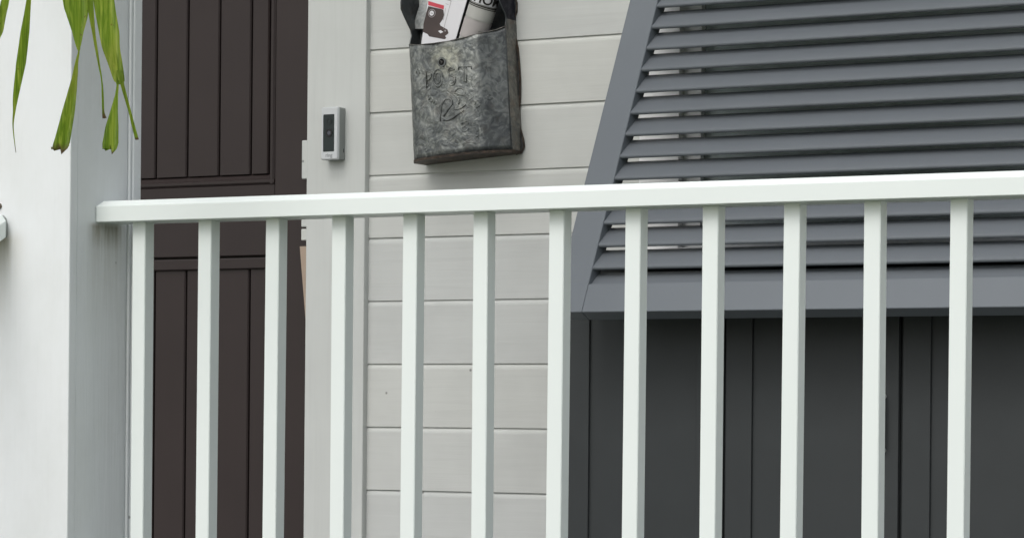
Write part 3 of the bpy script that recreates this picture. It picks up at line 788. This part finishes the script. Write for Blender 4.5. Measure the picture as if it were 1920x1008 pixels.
F = [bm.verts.new((cpt(u, z)[0]+0.0008, cpt(u, z)[1]+0.0014, z)) for u, z in q]; K = [bm.verts.new((cpt(u, z)[0]+0.0015, min(-0.006, cpt(u, z)[1]+0.0240), z)) for u, z in q]
bm.faces.new(F); bm.faces.new(K[::-1])
for i in range(len(q)): bm.faces.new((F[i], F[(i+1) % 8], K[(i+1) % 8], K[i]))
link('page_block', bm, 'blackcover', cat)
def prt(name, pts, mat, off):
    bm = B(); A = [bm.verts.new(cpt(u, z, off)) for u, z in pts]; f = bm.faces.new(A)
    bmesh.ops.triangulate(bm, faces=[f]); return link(name, bm, mat, cat_f)
def circ(cu, cz, r, n=20): return [(cu + r*math.cos(2*math.pi*i/n), cz + r*math.sin(2*math.pi*i/n)) for i in range(n)]
prt('printed_picture', [(-0.0655, 0.2080), (-0.0314, 0.1966), (-0.0285, 0.1946), (-0.0276, 0.1838), (-0.0310, 0.1750), (-0.0394, 0.1661), (-0.037, 0.1612), (-0.0205, 0.1507), (-0.0186, 0.1428), (-0.0230, 0.1400), (-0.0275, 0.1378), (-0.0250, 0.1340), (-0.0260, 0.1318), (-0.0297, 0.1311), (-0.0450, 0.1355), (-0.067, 0.1419), (-0.0700, 0.1470), (-0.0815, 0.1536), (-0.0795, 0.1704), (-0.0720, 0.1927)], 'brownink', 0.0004)
prt('printed_block', [(-0.0650, 0.2193), (-0.0397, 0.2092), (-0.0265, 0.2044), (-0.0278, 0.1961), (-0.0655, 0.2104)], 'redink', 0.0006)
prt('printed_disc', circ(-0.0573, 0.1914, 0.0093), 'greyink', 0.0007)
prt('printed_disc', circ(-0.0573, 0.1914, 0.0076), 'brownink', 0.0010)
prt('printed_disc', circ(-0.0573, 0.1914, 0.0055), 'paper', 0.0013)
prt('printed_bar', [(-0.0603, 0.1918), (-0.0545, 0.1898), (-0.0543, 0.1909), (-0.0601, 0.1929)], 'ink', 0.0016)
prt('printed_spot', [(-0.0439, 0.1505), (-0.0375, 0.152), (-0.0310, 0.1470), (-0.0379, 0.1448)], 'paper', 0.0007)
prt('printed_spot', circ(-0.0262, 0.1490, 0.0022, 10), 'greyink', 0.0008)
prt('printed_line', [(-0.0086, 0.2123), (-0.0078, 0.2120), (-0.0298, 0.1532), (-0.0306, 0.1535)], 'greyink', 0.0005)
prt('printed_line', [(-0.0360, 0.2230), (-0.0352, 0.2237), (-0.0080, 0.2123), (-0.0084, 0.2110)], 'greyink', 0.0005)
prt('printed_line', [(-0.0230, 0.1980), (-0.0223, 0.1980), (-0.0296, 0.1720), (-0.0303, 0.1722)], 'greyink', 0.0005)
prt('printed_line', [(-0.0220, 0.2080), (-0.0150, 0.2050), (-0.0152, 0.2043), (-0.0222, 0.2073)], 'greyink', 0.0005)

# rolled newspaper: cylinder along a leaning axis
ax = Vector((0.0305, -0.004, 0.063)).normalized()
c0 = Vector((0.0415, -0.047, 0.137))
side = Vector((ax.z, 0, -ax.x)).normalized(); outw = ax.cross(side).normalized()
if outw.y > 0: outw = -outw
RR = 0.0285
npw = empty('rolled_newspaper', 'rolled newspaper with black headline letters leaning in the mailbox beside the catalogue', 'newspaper', mm)
def cyl(t, a, r=RR): return c0 + ax*t + (side*math.sin(a) + outw*math.cos(a))*r
def patch(name, t0, t1, mat, r0=RR, r1=RR, a0=-180, a1=180, n=36, nt_=6, thick=None, wav=0.0):
    bm = B(); g = []
    for j in range(nt_+1):
        t = t0 + (t1-t0)*j/nt_; r = r0 + (r1-r0)*j/nt_
        g.append([bm.verts.new(cyl(t, R(a0 + (a1-a0)*i/n), r + wav*math.sin(i*0.9+j))) for i in range(n+1)])
    for j in range(nt_):
        for i in range(n): bm.faces.new((g[j][i], g[j][i+1], g[j+1][i+1], g[j+1][i]))
    return link(name, bm, mat, npw if name == 'paper_roll' else roll, smooth='all')
roll = None
roll = patch('paper_roll', -0.10, 0.115, 'news', RR*0.97, RR*1.0, wav=0.0003)
bm = B()                                             # rolled end spiral
sp_pts = [cyl(0.1152, R(25*i), RR*(0.97-0.011*i)) for i in range(70)]
tube(bm, sp_pts, 0.0007, 5); link('roll_end', bm, 'newsdark', roll)
patch('outer_wrap', -0.012, 0.028, 'newspink', RR+0.0008, RR+0.0010, -80, 120, 36, 3)
patch('outer_wrap', 0.030, 0.058, 'news', RR+0.0008, RR+0.0010, -80, 128, 36, 3)
patch('printed_photo', -0.008, 0.010, 'newsdark', RR+0.0012, RR+0.0012, 45, 100, 12, 2)
patch('printed_line', 0.0555, 0.0572, 'ink', RR+0.0014, RR+0.0014, -78, 125, 36, 1)
patch('printed_line', 0.0590, 0.0612, 'ink', RR+0.0014, RR+0.0014, -78, 125, 36, 1)
patch('printed_line', 0.0620, 0.0626, 'ink', RR+0.0014, RR+0.0014, -78, 125, 36, 1)
patch('printed_headline_band', 0.0635, 0.1145, 'paper', RR+0.0008, RR+0.0008, -100, 130, 30, 3)
bm = text_bm('HOME', 0.027, 0.0, 0.0006, 4)
bmesh.ops.subdivide_edges(bm, edges=bm.edges[:], cuts=2, use_grid_fill=True)
for v in bm.verts:
    a = (v.co.x + 0.0295)/RR; t = 0.0662 + v.co.y
    v.co = cyl(t, a, RR+0.0016)
link('headline_lettering', bm, 'ink', roll)

# ------------------------------------------------------------------ palm with the hanging frond
palm = empty('palm_tree', 'palm with long narrow green leaflets hanging in front of the white column', 'palm', Matrix.Translation((-1.75, -2.25, GZ)))
bm = B(); pts = []; rad = []
for i in range(30):
    t = i/29; pts.append((-1.75 + 0.12*t*t, -2.25, GZ + 3.3*t)); rad.append(0.10 - 0.035*t + (0.006 if i % 2 else 0))
tube(bm, pts, rad, 14); link('trunk', bm, 'trunk', palm, smooth='all', world=True)
bm = B()
ra = [Vector((-1.63, -2.25, 2.33)), Vector((-1.15, -2.18, 2.30)), Vector((-0.65, -2.08, 2.10)), Vector((-0.15, -1.99, 1.82)), Vector((0.30, -1.92, 1.58)), Vector((0.62, -1.87, 1.42)), Vector((0.86, -1.845, 1.33))]
tube(bm, ra, [0.022, 0.019, 0.016, 0.012, 0.009, 0.006, 0.004], 10)
frond = link('frond', bm, 'rachis', palm, smooth='all', world=True)
def ribbon(name, rows, mat='leaf', fold=0.22, tw=0.0, dep=None, notch=0):
    """rows: (x, z, width); a folded strip hanging in the air, thickened"""
    # resample smoothly
    out = []
    for i in range(len(rows)-1):
        p0 = rows[max(i-1, 0)]; p1 = rows[i]; p2 = rows[i+1]; p3 = rows[min(i+2, len(rows)-1)]
        n = 5
        for k in range(n):
            t = k/n
            cr = lambda a, b, c, d: 0.5*((2*b) + (-a+c)*t + (2*a-5*b+4*c-d)*t*t + (-a+3*b-3*c+d)*t**3)
            out.append((cr(p0[0], p1[0], p2[0], p3[0]), cr(p0[1], p1[1], p2[1], p3[1]), max(0.0012, p1[2] + (p2[2]-p1[2])*t)))
    out.append(rows[-1])
    bm = B(); V = []
    ztop = out[0][1]
    for i, (x, z, wd) in enumerate(out):
        y = -1.85 + (dep(z) if dep else 0.0)
        a = tw*i/len(out)
        hx, hy = 0.5*wd, 0.5*wd*0.35*math.sin(a)
        x += 0.6*(y + 1.85)*0 
        V.append([bm.verts.new((x-hx, y-hy, z)), bm.verts.new((x-hx*0.45, y-hy*0.4-fold*wd*0.3, z)), bm.verts.new((x+hx*0.05, y-fold*wd*0.05+0.0006, z-0.0004)),
                  bm.verts.new((x+hx*0.5, y+hy*0.5-fold*wd*0.3, z)), bm.verts.new((x+hx, y+hy, z))])
    if notch:
        e = V[-1]
        for k, dz in enumerate((0.003, -0.001, 0.006, -0.004, 0.001)): e[k].co.z += dz*notch
    for A, C in zip(V, V[1:]):
        for k in range(4): bm.faces.new((A[k], A[k+1], C[k+1], C[k]))
    bmesh.ops.solidify(bm, geom=bm.faces[:], thickness=0.0005)
    o = link(name, bm, mat, frond, smooth='all', world=True)
    # dry tip
    return o
LEAVES = [
 [(0.676, 1.41, 0.008), (0.672, 1.30, 0.012), (0.6700, 1.23, 0.014), (0.6684, 1.1898, 0.0150), (0.6602, 1.1656, 0.0190), (0.6546, 1.1413, 0.0181), (0.6448, 1.1171, 0.0107), (0.640, 1.085, 0.004)],
 [(0.735, 1.385, 0.004), (0.727, 1.28, 0.006), (0.7148, 1.1869, 0.0105), (0.7078, 1.1382, 0.0205), (0.7005, 1.0903, 0.0238), (0.6912, 1.0424, 0.0148), (0.6881, 1.018, 0.0069), (0.686, 0.9934, 0.0032), (0.692, 0.9538, 0.0014)],
 [(0.790, 1.36, 0.016), (0.796, 1.27, 0.034), (0.8052, 1.1812, 0.0432), (0.8096, 1.1567, 0.035), (0.8109, 1.1323, 0.0185), (0.8122, 1.1088, 0.0062), (0.8131, 1.1023, 0.0026), (0.8089, 1.0847, 0.0051), (0.8051, 1.0606, 0.0093), (0.7943, 1.0133, 0.0196), (0.7814, 0.9651, 0.0259), (0.7758, 0.9548, 0.0249)],
 [(0.812, 1.35, 0.006), (0.820, 1.26, 0.012), (0.833, 1.1795, 0.0143), (0.8412, 1.1306, 0.0071), (0.8516, 1.0824, 0.0046), (0.8573, 1.058, 0.0031), (0.8596, 1.0345, 0.0051), (0.8608, 1.0103, 0.0051), (0.8635, 0.999, 0.0102)],
 [(0.842, 1.335, 0.016), (0.850, 1.25, 0.033), (0.8599, 1.1778, 0.0376), (0.8706, 1.1289, 0.0355), (0.8745, 1.1054, 0.0304), (0.8828, 1.0808, 0.0243), (0.8902, 1.0564, 0.0182), (0.8915, 1.052, 0.0130), (0.8920, 1.049, 0.0080)],
 [(0.8845, 1.070, 0.010), (0.8872, 1.0557, 0.0081), (0.8878, 1.0477, 0.004), (0.8859, 1.0333, 0.0051), (0.8816, 1.0094, 0.0121), (0.8778, 0.9855, 0.0203), (0.8751, 0.9615, 0.0243), (0.8732, 0.9511, 0.0203)],
 [(0.8915, 1.070, 0.009), (0.8948, 1.0553, 0.0091), (0.8971, 1.0472, 0.0076), (0.9021, 1.0325, 0.0071), (0.9109, 1.0081, 0.006), (0.9187, 0.9838, 0.007), (0.9254, 0.9643, 0.008)],
]
for i, rows in enumerate(LEAVES):
    ribbon('leaflet', rows, 'leafbase' if i == 4 else 'leaf', 0.35, [0.5, -1.2, 2.4, -0.8, 0.9, 1.5, -0.5][i], notch=1.8 if i in (2, 5) else 0)
